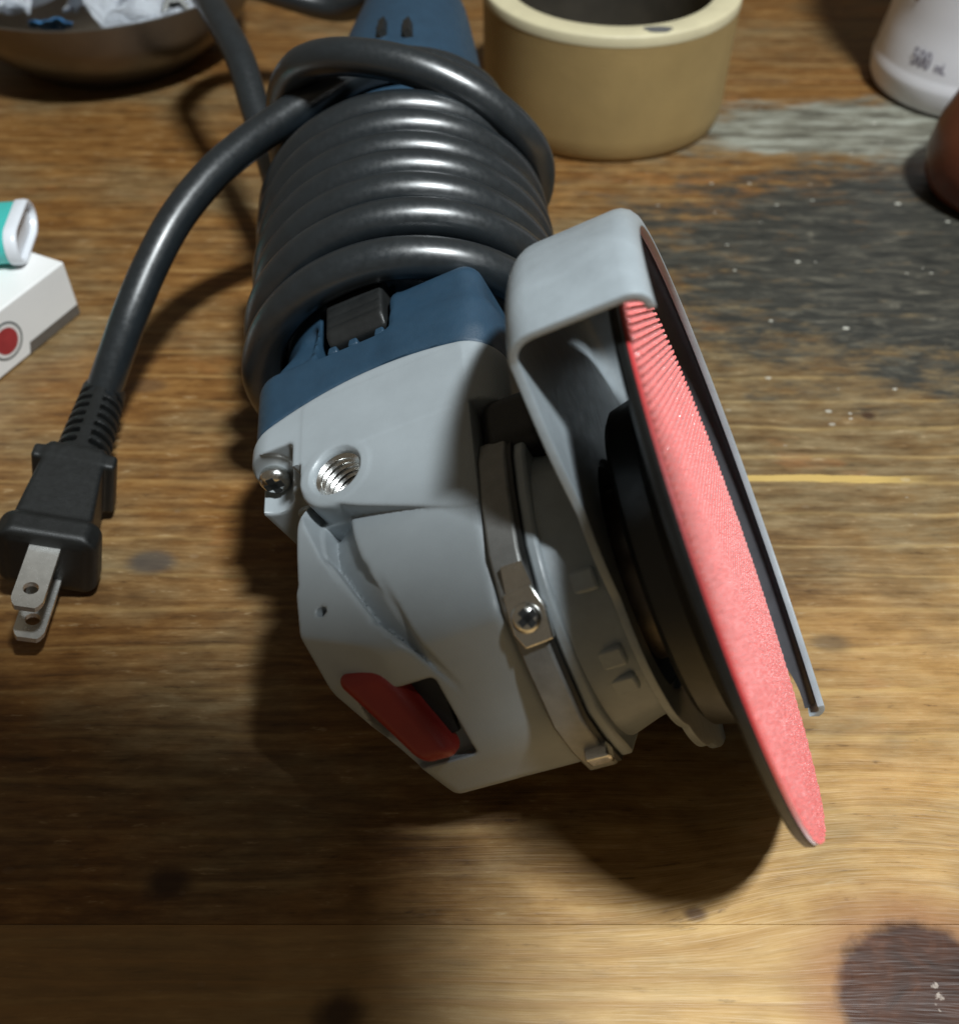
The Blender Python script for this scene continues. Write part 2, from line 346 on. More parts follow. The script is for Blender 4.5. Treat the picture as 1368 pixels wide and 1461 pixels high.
# ---- signed distance modelling: surface nets on a grid, then snapped to the surface
def surface_nets(f, lo, hi, h):
    ax = [np.arange(lo[i], hi[i]+h, h) for i in range(3)]
    G = np.stack(np.meshgrid(*ax, indexing='ij'), -1)
    D = f(G[..., 0], G[..., 1], G[..., 2])
    nx, ny, nz = D.shape; neg = D < 0
    cs = [(i, j, k) for i in (0, 1) for j in (0, 1) for k in (0, 1)]
    sl = lambda a, c: a[c[0]:nx-1+c[0], c[1]:ny-1+c[1], c[2]:nz-1+c[2]]
    cnt = sum(sl(neg, c).astype(np.int8) for c in cs); act = (cnt > 0) & (cnt < 8)
    ids = -np.ones(act.shape, int); I = np.argwhere(act); ids[act] = np.arange(len(I))
    acc = np.zeros((len(I), 3)); num = np.zeros(len(I))
    val = {c: sl(D, c)[act] for c in cs}
    for c in cs:
        for a in range(3):
            if c[a] == 0:
                d = list(c); d[a] = 1; d = tuple(d); va, vb = val[c], val[d]
                m = (va < 0) != (vb < 0); t = np.zeros_like(va); t[m] = va[m]/(va[m]-vb[m])
                p = np.tile(np.array(c, float), (len(I), 1)); p[:, a] += t
                acc[m] += p[m]; num[m] += 1
    V = (I+acc/num[:, None])*h+np.array(lo)
    for _ in range(3):
        e = h*0.25; d0 = f(*V.T)
        g = np.stack([f(*(V+e*np.eye(3)[k]).T)-f(*(V-e*np.eye(3)[k]).T) for k in range(3)], 1)/(2*e)
        g2 = np.maximum((g*g).sum(1), 0.2)
        st = -(d0/g2)[:, None]*g; ln = np.linalg.norm(st, axis=1); st *= np.minimum(1, 0.5*h/np.maximum(ln, 1e-9))[:, None]
        V = V+st*0.8
    F = []
    for a in range(3):
        b, c = (a+1) % 3, (a+2) % 3
        s0 = [slice(None)]*3; s1 = [slice(None)]*3; s0[a] = slice(0, -1); s1[a] = slice(1, None)
        cr = neg[tuple(s0)] != neg[tuple(s1)]
        E = np.argwhere(cr); ok = (E[:, b] > 0) & (E[:, c] > 0) & (E[:, b] < D.shape[b]-1) & (E[:, c] < D.shape[c]-1); E = E[ok]
        q = []
        for db, dc in ((-1, -1), (0, -1), (0, 0), (-1, 0)):
            k = E.copy(); k[:, b] += db; k[:, c] += dc; q.append(ids[k[:, 0], k[:, 1], k[:, 2]])
        Q = np.stack(q, 1); flip = neg[tuple(E.T)]; Q[~flip] = Q[~flip][:, ::-1]; F.append(Q)
    return V, np.concatenate(F).tolist()
def smin(a, b, k): h = np.clip(0.5+0.5*(b-a)/k, 0, 1); return b+(a-b)*h-k*h*(1-h)
def smax(a, b, k): return -smin(-a, -b, k)
def sdbox(x, y, z, c, hf, r=0.0):
    q = [np.abs(v-cc)-(hh-r) for v, cc, hh in zip((x, y, z), c, hf)]
    return np.sqrt(sum(np.maximum(v, 0)**2 for v in q))+np.minimum(np.maximum(q[0], np.maximum(q[1], q[2])), 0)-r
def sdpoly(u, v, pts, k=1.6):                      # convex, counter-clockwise; half-plane maximum
    d = None
    for i in range(len(pts)):
        (x0, y0), (x1, y1) = pts[i], pts[(i+1) % len(pts)]
        L = math.hypot(x1-x0, y1-y0); nx, ny = (y1-y0)/L, -(x1-x0)/L
        e = (u-x0)*nx+(v-y0)*ny
        d = e if d is None else smax(d, e, k)
    return d
def sdcapsule(x, y, z, a, b, r):
    a = np.array(a, float); b = np.array(b, float); ba = b-a
    t = np.clip(((x-a[0])*ba[0]+(y-a[1])*ba[1]+(z-a[2])*ba[2])/(ba@ba), 0, 1)
    return np.sqrt((x-a[0]-t*ba[0])**2+(y-a[1]-t*ba[1])**2+(z-a[2]-t*ba[2])**2)-r

# ------------------------------------------------------------------ table top
table = empty('tabletop', (0, 250, 0), kind='structure')
seams = [-110, -18, 69.6, 158.5, 240, 317, 402, 490, 575, 660, 745]
for i in range(len(seams)-1):
    y0, y1 = seams[i]+0.03, seams[i+1]-0.03
    dz = [0, 0.05, 0.0, -0.12, 0.02, -0.08, 0, 0.06, 0, 0.05][i]
    zt = -0.15+dz
    V, F = prism([(-620, y0), (620, y0), (620, y1), (-620, y1)], (1, 0, 0), (0, 1, 0), (0, 0, 1), (0, 0, 0), -22, zt)
    o = mk('plank', V, F, M_WOOD, table); bevel(o, 0.12, 2)
V, F = prism([(-600, -105), (600, -105), (600, 740), (-600, 740)], (1, 0, 0), (0, 1, 0), (0, 0, 1), (0, 0, 0), -30, -21)
mk('table_batten', V, F, M_WOOD, table)

# ------------------------------------------------------------------ grinder frame
sv = np.array([0.0, 0.04177, 0.42597]); sv[0] = math.sqrt(1-sv@sv)
bv = np.array([-0.08534, 1.0, 0.0]); bv[2] = -(sv[0]*bv[0]+sv[1])/sv[2]; bv /= np.linalg.norm(bv)
wv = np.cross(sv, bv); GM = np.stack([sv, bv, wv], 1)
DP = 58.228; GO = np.array([42.4645, 114.953, 51.617])-DP*sv
def W(V): return GO+np.asarray(V, float)@GM.T
def Wd(d): return GM@np.asarray(d, float)
grinder = empty('angle_grinder', (GO[0], GO[1], 0), label='grey and blue angle grinder lying on its guard, black cord wound round its body', cat='angle grinder')

def xl0(y): return np.interp(y, [-20, -16.4, -10.5, -4.8, 3.8, 15.2], [12.5, 8.4, 3.5, -0.4, -4.5, -8.2])
# gear housing (x along spindle, y towards tail, z upper side)
def sd_head(x, y, z):
    sec = sdpoly(y, z, [(41.0, -29), (41.0, 29), (3.5, 29), (-15, 24.6), (-30.5, 9), (-30.5, -9), (-15, -24.6), (3.5, -29)][::-1]) if False else \
          sdpoly(y, z, [(41.0, -29), (41.0, 29), (3.5, 29), (-15.3, 25.2), (-26.6, 3.5), (-27.8, -9), (-15, -24.6), (3.5, -29)])
    # flange towards the motor
    fl = sdbox(x, y, z, (3.5, 36.5, 0), (27.5, 30, 29), 7.0); fl = np.maximum(fl, 26.5-y)
    core = smax(sec, np.maximum(-14.0-x, x-25.0), 2.0)
    # the drum bulges a little below the flat pad
    core = smax(core, np.sqrt((y+0.5)**2+z*z)-(27.9+np.clip((x+8)/32, 0, 1)*1.5+np.clip(-(x-xl0(y))-0.5, 0, 1)*4), 1.0)
    pad = sdbox(x, y, z, (10, 30, 20), (15.2, 12, 9.0), 3.0)
    boss = smax(np.sqrt((x+2.2)**2+(y-21.5)**2)-7.6, np.maximum(z-29, 5-z), 1.2)
    padrib = smax(sdpoly(x, y, [(-2.2, 14.0), (23, 3.2), (25, 3.2), (25, 41), (-9.5, 41), (-9.7, 20)]), np.maximum(z-28.95, 8-z), 0.5)
    d = smin(core, fl, 2.5); d = smin(d, boss, 0.4); d = smin(d, padrib, 0.4)
    d = smax(d, y-(43.9-0.0075*(x-8)**2), 0.7)
    # sloping back of the head, toward the lock button
    d = smax(d, ((x-2.0)*(-0.77)+(y+30.0)*(-0.64)), 1.2)
    d = smax(d, -10.6-x-np.clip(y-18, 0, 1)*60, 0.6)
    d = smax(d, -0.30*(x+8)-0.82*(y+10)+0.48*(z-26.5), 0.5)
    # raised rear plate and the valley beside it
    q1 = sdpoly(x, y, [(-8.0, 15.0), (-4.5, 3.8), (2.6, -0.2), (-1.8, 13.2)], 0.6)
    q2 = sdpoly(x, y, [(-4.5, 3.8), (3.5, -10.5), (7.0, -9.5), (2.6, -0.2)], 0.6)
    q3 = sdpoly(x, y, [(3.5, -10.5), (12.5, -20.2), (9.8, -14.7), (7.0, -9.5)], 0.4)
    xl = np.interp(y, [-20, -16.4, -10.5, -4.8, 3.8, 15.2], [12.5, 8.4, 3.5, -0.4, -4.5, -8.2])
    rf = 23.2+np.clip(-(y+1)/14, 0, 1)*2.2+np.clip(x-xl, 0, 9)*0.62
    cut = np.maximum(smin(smin(q1, q2, 1.2), q3, 1.2), np.maximum(rf-np.sqrt((y+0.5)**2+z*z), -z))
    d = smax(d, -cut, 1.0)
    # crescent crease in front of the valley and a dent
    d = smax(d, -sdcapsule(x, y, z, (4.3, -1.5, 29.6), (9.5, -17, 24.0), 1.15), 0.6)
    d = smax(d, -sdcapsule(x, y, z, (16.0, -2.5, 29.1), (17.2, -9.5, 27.6), 0.75), 0.5)
    # screw pocket in the flange corner
    ch = np.maximum(np.sqrt((x+20.3)**2+(z-23.2)**2)-4.7, np.maximum(y-33.0, -y))
    ch2 = sdbox(x, y, z, (-19.0, 20.0, 34.6), (7.4, 13.0, 11.5), 1.5)
    d = smax(d, -smin(ch, ch2, 1.5), 0.6)
    d = smax(d, -sdbox(x, y, z, (-24, 9.0, 14), (13.8, 11.0, 40), 2.5), 0.8)
    # threaded bore
    rb_ = np.sqrt((x+2.2)**2+(y-21.8)**2); d = np.maximum(d, -np.maximum(rb_-4.75-np.clip(z-28.2, 0, 2)*0.8, 10-z))
    # small drilled hole in the rear plate
    d = np.maximum(d, -sdcapsule(x, y, z, (-6.0, -6.0, 31), (-6.0, -6.0, 18), 0.95))
    # window for the lock button
    d = smax(d, -sdbox(x, (y+23.5)*0.72+(z-15.5)*0.69, -(y+23.5)*0.69+(z-15.5)*0.72, (1.8, -3.0, -2.0), (7.8, 8.0, 9.2), 1.0), 0.5)
    return d
V, F = surface_nets(sd_head, (-27, -34, -31), (33, 46, 31), 0.42)
head = mk('gear_housing', W(V), F, M_GREY, grinder, 50)

# thread inside the side handle bore
tv = []
for k in range(7):
    tv.append(lathe([(z, r) for z, r in ((0, 4.75), (0.55, 4.05), (0.75, 4.05), (1.3, 4.75))], (-2.2, 21.8, 27.6-1.35*k-1.3), (0, 0, 1), 40))
Vt, Ft = join([(v, [f for f in ff if len(f) == 4]) for v, ff in tv])
mk('thread', W(Vt), Ft, M_ZINC, head)
V, F = lathe([(0, 0.01), (0, 4.7)], (-2.2, 21.8, 17.5), (0, 0, 1), 32); mk('bore_floor', W(V), F, M_BLACK, head)

def screw(name, c, axis, r, parent, h=1.7):
    """pan head with a cross recess; axis points out of the head."""
    x, y, a = frame(axis); n = 36
    prof = [(-1.0, r*0.96), (0, r), (h*0.45, r*0.97), (h*0.8, r*0.8), (h, r*0.5), (h*1.04, 0.01)]
    V, F = lathe(prof, c, a, n)
    o = mk(name, W(V), F, M_ZINC, parent)
    q = 0.24*r; L = 0.62*r; cr = []
    for ux, uy in ((x, y), (y, x)):
        cr.append(prism([(-L, -q), (L, -q), (L, q), (-L, q)], ux, uy, a, c, h*0.2, h*1.07))
    V, F = join(cr); mk('cross_recess', W(V), F, M_BLACK, o)
    return o
screw('flange_screw', (-20.0, 32.2, 22.0), (0, -1, 0.12), 3.1, grinder, 1.9)

# red lock button in its dark window
u1 = np.array([0, -0.69, 0.72]); u2 = np.array([0, -0.72, -0.69])
cB = np.array([0.0, -24.5, 14.5])
V, F = prism([(-5.5, -10.5), (8.8, -10.5), (8.8, 4.4), (0.5, 4.4)], (1, 0, 0), u2, u1*-1, cB+u1*-5.0, 0, 1.5); mk('button_recess', W(V), F, M_BLACK, grinder)
def sd_btn(x, y, z):
    p = ((y+24.0)*u2[1]+(z-15.0)*u2[2]); q = ((y+24.0)*u1[1]+(z-15.0)*u1[2])
    e = sdbox(x, p, q, (0, 0, -3.2), (5.3, 11.5, 4.4), 4.0)
    xx = (x-(-0.2+(p+4)*0.46))*(1+np.clip((p+6)/40, -0.2, 0.5)); e = sdbox(xx, p, q, (0, -1.0, -4.3), (4.6, 9.2, 3.6), 2.6)
    return e
V, F = surface_nets(sd_btn, (-16, -42, -4), (12, -8, 36), 0.5); mk('lock_button', W(V), F, M_RED, grinder)

# bearing plate between head and neck
plate_poly = [(16, -26), (17, 26.8), (12, 28.4), (4, 28.8), (-7, 28.2), (-15.2, 24.9), (-22, 17.0), (-28.3, 8), (-29.6, 0), (-29.5, -9), (-15.2, -24.6), (4, -28.6)]
V, F = prism(plate_poly, (0, 1, 0), (0, 0, 1), (1, 0, 0), (0, 0, 0), 25.05, 30.2)
o = mk('bearing_plate', W(V), F, M_BAND, grinder, 30); bevel(o, 0.5, 2)
V, F = prism([(y*0.985, z*0.985) for y, z in plate_poly], (0, 1, 0), (0, 0, 1), (1, 0, 0), (0, 0, 0), 30.2, 31.0)
o = mk('gasket', W(V), F, M_BLACK, grinder, 30)
V, F = prism([(y*0.965, z*0.965) for y, z in plate_poly], (0, 1, 0), (0, 0, 1), (1, 0, 0), (0, 0, 0), 31.0, 33.2)
o = mk('cover_flange', W(V), F, M_GUARD, grinder, 30); bevel(o, 0.6, 2)

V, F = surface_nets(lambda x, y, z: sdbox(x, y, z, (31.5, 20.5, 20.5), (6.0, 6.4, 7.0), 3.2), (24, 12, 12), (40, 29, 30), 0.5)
mk('black_gap_block', W(V), F, M_BLACK, grinder, 50)  # black rounded block added in the gap between flange and bearing plate
# clamp lug with its screw, and the little tail end of the clamp further round
def lug(ang, r, nm, big=True):
    c = np.array([28.6, r*math.cos(ang), r*math.sin(ang)]); out = np.array([0, math.cos(ang), math.sin(ang)]); t = np.array([0, -math.sin(ang), math.cos(ang)])
    if big:
        V, F = prism([(-2.6, -4.4), (2.2, -4.8), (3.4, -1), (3.0, 4.2), (-1.8, 4.6), (-3.0, 2)], (1, 0, 0), t, out, c, -0.8, 0.7)
        o = mk(nm, W(V), F, M_ZINC, grinder, 30); bevel(o, 0.3, 2)
        V, F = prism([(-1.6, -8.6), (1.9, -8.6), (2.4, -4.0), (-2.2, -4.0)], (1, 0, 0), t, out, c, -1.2, 0.25); mk('clamp_tongue', W(V), F, M_ZINC, o)
        s = screw('clamp_screw', tuple(c+out*0.7), tuple(out+np.array([0.35, 0, 0])), 2.5, grinder, 1.6)
    else:
        V, F = prism([(-1.5, -2), (2.6, -2), (2.6, 1.6), (-1.5, 1.6)], (1, 0, 0), t, out, c, -1.5, 1.2)
        o = mk(nm, W(V), F, M_ZINC, grinder, 30); bevel(o, 0.4, 2)
lug(math.radians(126), 28.6, 'clamp_lug'); lug(math.radians(184), 30.2, 'clamp_end', False)

# neck collar carrying the guard
prof = [(33.2, 26.6), (34.2, 26.3), (38, 25.0), (41.8, 24.0), (41.8, 20.0), (33.2, 20.0)]
V, F = lathe(prof, (0, 0, 0), (1, 0, 0), 96, True); neck = mk('neck_collar', W(V), F, M_GUARD, grinder, 30)
for a in (150, 163, 120):
    a = math.radians(a); out = np.array([0, math.cos(a), math.sin(a)]); t = np.array([0, -math.sin(a), math.cos(a)])
    V, F = prism([(-2.4, -1.9), (2.4, -1.9), (2.4, 1.9), (-2.4, 1.9)], (1, 0, 0), t, out, np.array([37.6, 0, 0])+out*24.9, -1.2, 0.75)
    o = mk('index_lug', W(V), F, M_GUARD, neck, 30); bevel(o, 0.6, 2)

# guard: back plate, rolled corner, wall and lip in one sheet, thickened
A0, A1 = math.radians(87), math.radians(-99)
XB = DP-16.0; RG = 58.6
profg = [(XB, r) for r in np.linspace(21, 54.4, 9)]
for t in np.linspace(0, 1, 7)[1:]: profg.append((XB+4.2*(1-math.cos(t*math.pi/2)), 54.4+(RG-54.4)*math.sin(t*math.pi/2)))
for xx in np.linspace(XB+4.2, DP+1.6, 6)[1:]: profg.append((xx, RG))
for t in np.linspace(0, 1, 5)[1:]: profg.append((DP+1.6+2.6*math.sin(t*math.pi/2), RG-2.6*(1-math.cos(t*math.pi/2))))
profg.append((DP+4.2, RG-3.4))
na = 96; GV = []; GF = []
AA = np.linspace(A0, A1, na)
for a in AA:
    for x, r in profg: GV.append((x, r*math.cos(a), r*math.sin(a)))
m = len(profg)
for i in range(na-1):
    for j in range(m-1): GF.append([i*m+j, i*m+j+1, (i+1)*m+j+1, (i+1)*m+j])
ta = [87, 90, 94, 104, 130, 171, 205, 236, 252, 261]; tr = [54.4, 50, 45.5, 34, 26.5, 26.2, 27.5, 37, 48, 54.4]
k0 = len(GV); nb = 60
for a in np.linspace(87, 261, nb):
    R = np.interp(a, ta, tr)
    for r in np.linspace(21, R, 9): GV.append((XB, r*math.cos(math.radians(a)), r*math.sin(math.radians(a))))
for i in range(nb-1):
    for j in range(8): GF.append([k0+i*9+j, k0+i*9+j+1, k0+(i+1)*9+j+1, k0+(i+1)*9+j])
guard = mk('guard', W(GV), GF, M_GUARD, grinder, 50)
bm = bmesh.new(); bm.from_mesh(guard.data); bmesh.ops.remove_doubles(bm, verts=bm.verts, dist=2e-5); bmesh.ops.recalc_face_normals(bm, faces=bm.faces); bm.to_mesh(guard.data); bm.free()
sm = guard.modifiers.new('thickness', 'SOLIDIFY'); sm.thickness = 1.35*S; sm.offset = 0
bevel(guard, 0.13, 2, 40)
LV, LF = [], []  # dark strip added along the inside of the wall and lip
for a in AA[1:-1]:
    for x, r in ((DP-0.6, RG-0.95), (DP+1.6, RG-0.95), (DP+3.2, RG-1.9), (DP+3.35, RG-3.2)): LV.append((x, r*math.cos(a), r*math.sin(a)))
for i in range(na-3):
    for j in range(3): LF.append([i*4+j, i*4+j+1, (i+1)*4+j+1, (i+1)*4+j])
mk('guard_dark_strip', W(LV), LF, M_LIPSTRIP, grinder, 60)

# spindle hub and backing pad
V, F = lathe([(41, 9), (41.5, 15.5), (44.5, 15.5), (45, 12.0), (48, 12.0)], (0, 0, 0), (1, 0, 0), 48); mk('spindle_flange', W(V), F, M_HUB, grinder, 30)
padprof = [(46.4, 8), (46.4, 27.0), (47.4, 28.4), (51.6, 29.4), (53.0, 31.5), (54.2, 38), (55.2, 46), (55.5, 49.4), (56.0, 50.2), (57.0, 50.4), (57.4, 50.0), (57.4, 6)]
V, F = lathe(padprof, (0, 0, 0), (1, 0, 0), 128); pad = mk('backing_pad', W(V), F, M_PADBLK, grinder, 32)
V, F = lathe([(57.42, 0.01), (57.42, 50.2), (57.9, 50.1), (58.0, 49.6), (58.0, 0.01)], (0, 0, 0), (1, 0, 0), 128, True); hookbase = mk('hook_face', W(V), F, M_HOOKB, grinder, 30)
# moulded hooks in straight rows
hk_v = np.array([(-.30, -.26, 0), (.30, -.26, 0), (.30, .26, 0), (-.30, .26, 0), (-.26, -.2, .62), (.22, -.2, .62), (.22, .2, .62), (-.26, .2, .62), (-.05, -.22, 1.0), (.62, -.22, .92), (.62, .22, .92), (-.05, .22, 1.0), (.80, -.14, .62), (.80, .14, .62)])
hk_f = [[0, 1, 5, 4], [1, 2, 6, 5], [2, 3, 7, 6], [3, 0, 4, 7], [4, 5, 9, 8], [6, 7, 11, 10], [7, 4, 8, 11], [8, 9, 10, 11], [5, 6, 13, 12], [9, 12, 13, 10], [5, 12, 9], [6, 10, 13]]
HV, HF = [], []; k = 0; ra = math.radians(-44); px_, py_ = 0.86, 1.18
for i in range(-60, 61):
    for j in range(-44, 45):
        u, v = i*px_+rng.normal(0, .04), j*py_+rng.normal(0, .04)
        if math.hypot(u, v) > 49.9: continue
        d = 1; tw = rng.normal(0, .08); ct, st = math.cos(tw), math.sin(tw)
        q = hk_v*np.array([d, 1, 1])*np.array([1, 1.25, 0.72])*(0.78+0.10*rng.random()); q = np.stack([q[:, 0]*ct-q[:, 1]*st, q[:, 0]*st+q[:, 1]*ct, q[:, 2]], 1)
        yy = u+q[:, 0]; zz = v+q[:, 1]
        HV.append(np.stack([57.95+q[:, 2], yy*math.cos(ra)-zz*math.sin(ra), yy*math.sin(ra)+zz*math.cos(ra)], 1))
        HF += [[t+k for t in f] for f in hk_f]; k += len(hk_v)
o = mk('hook', W(np.concatenate(HV)), HF, M_HOOK, hookbase, 40); o['kind'] = 'stuff'

# motor housing
def sd_body(x, y, z):
    t = np.clip((y-52)/14, 0, 1); t = t*t*(3-2*t)
    bx = sdbox(x, y, z, (3.3, 60, 0), (27.2, 60, 28.8), 8.0)
    ye = 43.85-0.0075*(x-8)**2
    rg = 27.5-np.clip((y-128)/18, 0, 1)*2.4-np.clip((y-160)/75, 0, 1)**1.3*10.5
    xc = np.clip((y-140)/80, 0, 1)*9.0
    cy = np.sqrt((x-xc)**2+z*z)-rg
    sec = bx*(1-t)+cy*t
    d = smax(sec, y-232, 3.0)
    # raised block on the upper side behind the gear head
    hump = sdbox(x, y, z, (18, 54, 16), (11.0, 11.5, 12.2), 4.0)
    d = smin(d, hump, 3.0)
    d = smax(d, -sdbox(x, y, z, (1.5, 61.5, 30), (8.5, 8.5, 7.5), 1.2), 0.6)
    d = smax(d, -sdbox(x, y, z, (-17, 60.0, 30), (9.0, 6.0, 6.0), 2.0), 0.8)
    return smax(d, ye-y, 0.7)
V, F = surface_nets(sd_body, (-33, 30, -33), (38, 236, 34), 0.8)
body = mk('motor_housing', W(V), F, M_BLUE, grinder, 50)
# slide switch in its recess
def sd_sw(x, y, z):
    d = sdbox(x, y, z, (2.0, 63.2, 25.6), (6.6, 6.8, 3.4), 0.9)
    d = smax(d, ((y-57.5)*(-0.6)+(z-28.0)*0.8), 0.6)
    for k in range(3): d = np.maximum(d, -sdcapsule(x, y, z, (-8, 60.5+2.6*k, 29.6), (12, 60.5+2.6*k, 29.6), 0.75))
    return d
V, F = surface_nets(sd_sw, (-8, 54, 20), (12, 73, 31), 0.4); mk('slide_switch', W(V), F, M_BLACK, grinder, 45)
for xx in (-3.5, 1.2, 7.2):
    V, F = prism([(-1.2, -0.9), (1.2, -0.9), (0.9, 1.1), (-0.9, 1.1)], (1, 0, 0), (0, 1, 0), (0, 0, 1), (xx, 54.6, 24.0), 0, 4.0)
    o = mk('switch_stop', W(V), F, M_BLUE, grinder); bevel(o, 0.4, 2)
for xx, yy, zz in ((9.5, 180, 24.0), (16.0, 178, 21.8)):
    V, F = prism([(-0.9, -4.5), (0.9, -3.5), (0.9, 4.5), (-0.9, 3.5)], (1, 0, 0), (0, 1, -0.12), (0, 0.12, 1), (xx, yy, zz), -2.5, 0.6)
    mk('vent_slot', W(V), F, M_BLACK, grinder)

# ------------------------------------------------------------------ power cord
CR = 4.45
def ringp(y, ang, r): return GO+GM@np.array([r*math.cos(math.radians(ang)), y, r*math.sin(math.radians(ang))])
path = []
# leaves the tail, swings wide and comes back along the left side
path += [W((4, 228, 0)), W((3, 250, 0)), np.array([-52, 385, 34]), np.array([-84, 382, 44]), np.array([-92, 358, 52]), np.array([-84, 335, 54.5]), np.array([-72, 309, 49.5]), np.array([-64.5, 288, 40])]
# winding towards the head: the top is at 90 degrees, left at 180; runs left -> under -> right -> over
ys = [134.5, 126, 117.5, 109, 101, 93, 82.0, 69.5]
jr = [0.2, 0.5, -0.1, 0.7, 0.2, 0.9, 0.3]; jy = [0.3, 0.6, -0.5, 0.5, -0.3, 0.9, -0.8]
for i in range(len(ys)-1):
    for k in range(12):
        t = k/12; a = 190+360*t; y = ys[i]+(ys[i+1]-ys[i])*np.clip((t-0.05)/0.5, 0, 1)
        rr = 32.0+(0.8 if i > 4 else 0)+max(0, 2.4*math.cos(math.radians(a)))+jr[i]*math.sin(math.radians(a)*1.0)
        y += jy[i]*math.cos(math.radians(a+40))
        path.append(ringp(y, a, rr))
# back under the body and up as one loose loop round the narrower tail
for a, y, r in ((200, 72, 32.5), (225, 84, 31.6), (250, 104, 31.0), (280, 128, 31.5), (310, 138, 32.5), (340, 131, 36), (5, 126.5, 39.5), (30, 128.0, 39.5), (55, 133, 39.5), (78, 139.5, 40.2), (95, 146, 40), (110, 152, 37), (125, 155, 33.5), (145, 156.5, 31), (170, 157.5, 30), (200, 160, 29.8), (240, 164, 29.5), (280, 166, 29.5), (320, 165, 29.5), (0, 161, 29.5), (30, 156.5, 29.5), (58, 153.5, 29.3), (82, 151.5, 29.2)):
    path.append(ringp(y, a, r))
# free end dropping to the plug
path += [np.array(p, float) for p in ((-41.1, 255.7, 63.3), (-50.9, 251.1, 59.2), (-60.0, 246.7, 54.7), (-68.9, 240.6, 49.5), (-77.1, 231.5, 43.0), (-83.0, 220.8, 36.0), (-87.7, 210.5, 28.5), (-91.6, 203.1, 21.0), (-95.2, 197.3, 14.0))]
P = catmull(path, 9); P[:, 2] = np.maximum(P[:, 2], CR+0.05)
V, F = tube(P, CR, 18); cord = mk('power_cord', V, F, M_CORD, grinder, 60)

# plug: axis runs from the cord to the blades
pa = np.array([1.0, -53.0, -0.3]); pa /= np.linalg.norm(pa); p0 = np.array([-95.5, 197.5, 13.0])
pxv = np.cross(pa, (0, 0, 1.0)); pxv /= np.linalg.norm(pxv); pxv = pxv if pxv[0] > 0 else -pxv; pyv = np.cross(pxv, pa); pyv = pyv if pyv[2] > 0 else -pyv
tilt = math.radians(-16); px2 = pxv*math.cos(tilt)+pyv*math.sin(tilt); py2 = -pxv*math.sin(tilt)+pyv*math.cos(tilt)   # wide side, leaning right
plug = None
def PL(V): V = np.asarray(V, float); return p0+V[:, 0:1]*px2+V[:, 1:2]*py2+V[:, 2:3]*pa
def sd_plug(x, y, z):
    b = sdbox(x, y, z, (0, 0, 40), (9.4, 8.6, 15), 2.2)
    b = smax(b, np.abs(x)-(6.6+np.clip((z-28)/24, 0, 1)*2.0), 1.5)
    ridge1 = sdbox(x, y, z, (0, 0, 29.0), (9.2, 8.2, 2.1), 0.9)
    ridge2 = sdbox(x, y, z, (0, 0, 51.5), (10.6, 9.6, 3.2), 1.6)
    ridge2 = smax(ridge2, (np.abs(x)*0.7+np.abs(y)*0.72)-12.4, 0.8)
    neckb = np.sqrt((x*1.0)**2+y*y)-(5.4+np.clip(z/27, 0, 1)*1.1); neckb = np.maximum(neckb, np.maximum(z-30, -1.5-z))
    d = smin(smin(b, ridge1, 0.8), ridge2, 0.8); d = smin(d, neckb, 1.0)
    for k in range(7):
        for sgn in (-1, 1):
            s = sdbox(x, y, z, (sgn*5.3, 0, 3.0+3.1*k), (4.0, 9, 0.85), 0.3)
            d = np.maximum(d, -s)
    core = np.maximum(np.sqrt(x*x+y*y)-4.1, np.maximum(z-24, -1.0-z))
    return np.minimum(d, core)
V, F = surface_nets(sd_plug, (-13, -12, -4), (13, 12, 57), 0.42)
plug = mk('plug', PL(V), F, M_PLUG, grinder, 45)
for sgn in (-1, 1):
    y0 = 5.6*sgn
    out = [(-3.15, 0), (3.15, 0), (3.15, 15.2), (2.2, 17.0), (-2.2, 17.0), (-3.15, 15.2)]
    # blade with a real hole: outline bridged to a circle
    n = 24; cir = [(1.55*math.cos(t), 12.2+1.55*math.sin(t)) for t in np.linspace(0, 2*math.pi, n, endpoint=False)]
    def outline(t):
        dx, dy = math.cos(t), math.sin(t); best = 1e9
        for i in range(6):
            (ax, ay), (bx_, by_) = out[i], out[(i+1) % 6]; ex, ey = bx_-ax, by_-ay
            den = dx*ey-dy*ex
            if abs(den) < 1e-9: continue
            s_ = ((ax-0)*ey-(ay-12.2)*ex)/den; u_ = ((ax-0)*dy-(ay-12.2)*dx)/den
            if s_ > 0 and -1e-6 <= u_ <= 1+1e-6: best = min(best, s_)
        return dx*best, 12.2+dy*best
    ts = np.linspace(0, 2*math.pi, 48, endpoint=False)
    ci = [(1.55*math.cos(t), 12.2+1.55*math.sin(t)) for t in ts]; oo = [outline(t) for t in ts]; N = 48
    Vb = [(u, y0-0.75, 54+v) for u, v in ci]+[(u, y0-0.75, 54+v) for u, v in oo]+[(u, y0+0.75, 54+v) for u, v in ci]+[(u, y0+0.75, 54+v) for u, v in oo]
    Fb = []
    for i in range(N):
        j = (i+1) % N
        Fb += [[i, j, N+j, N+i], [2*N+i, 2*N+j, 3*N+j, 3*N+i], [i, j, 2*N+j, 2*N+i], [N+i, N+j, 3*N+j, 3*N+i]]
    o = mk('prong', PL(Vb), Fb, M_NICKEL, plug, 30)

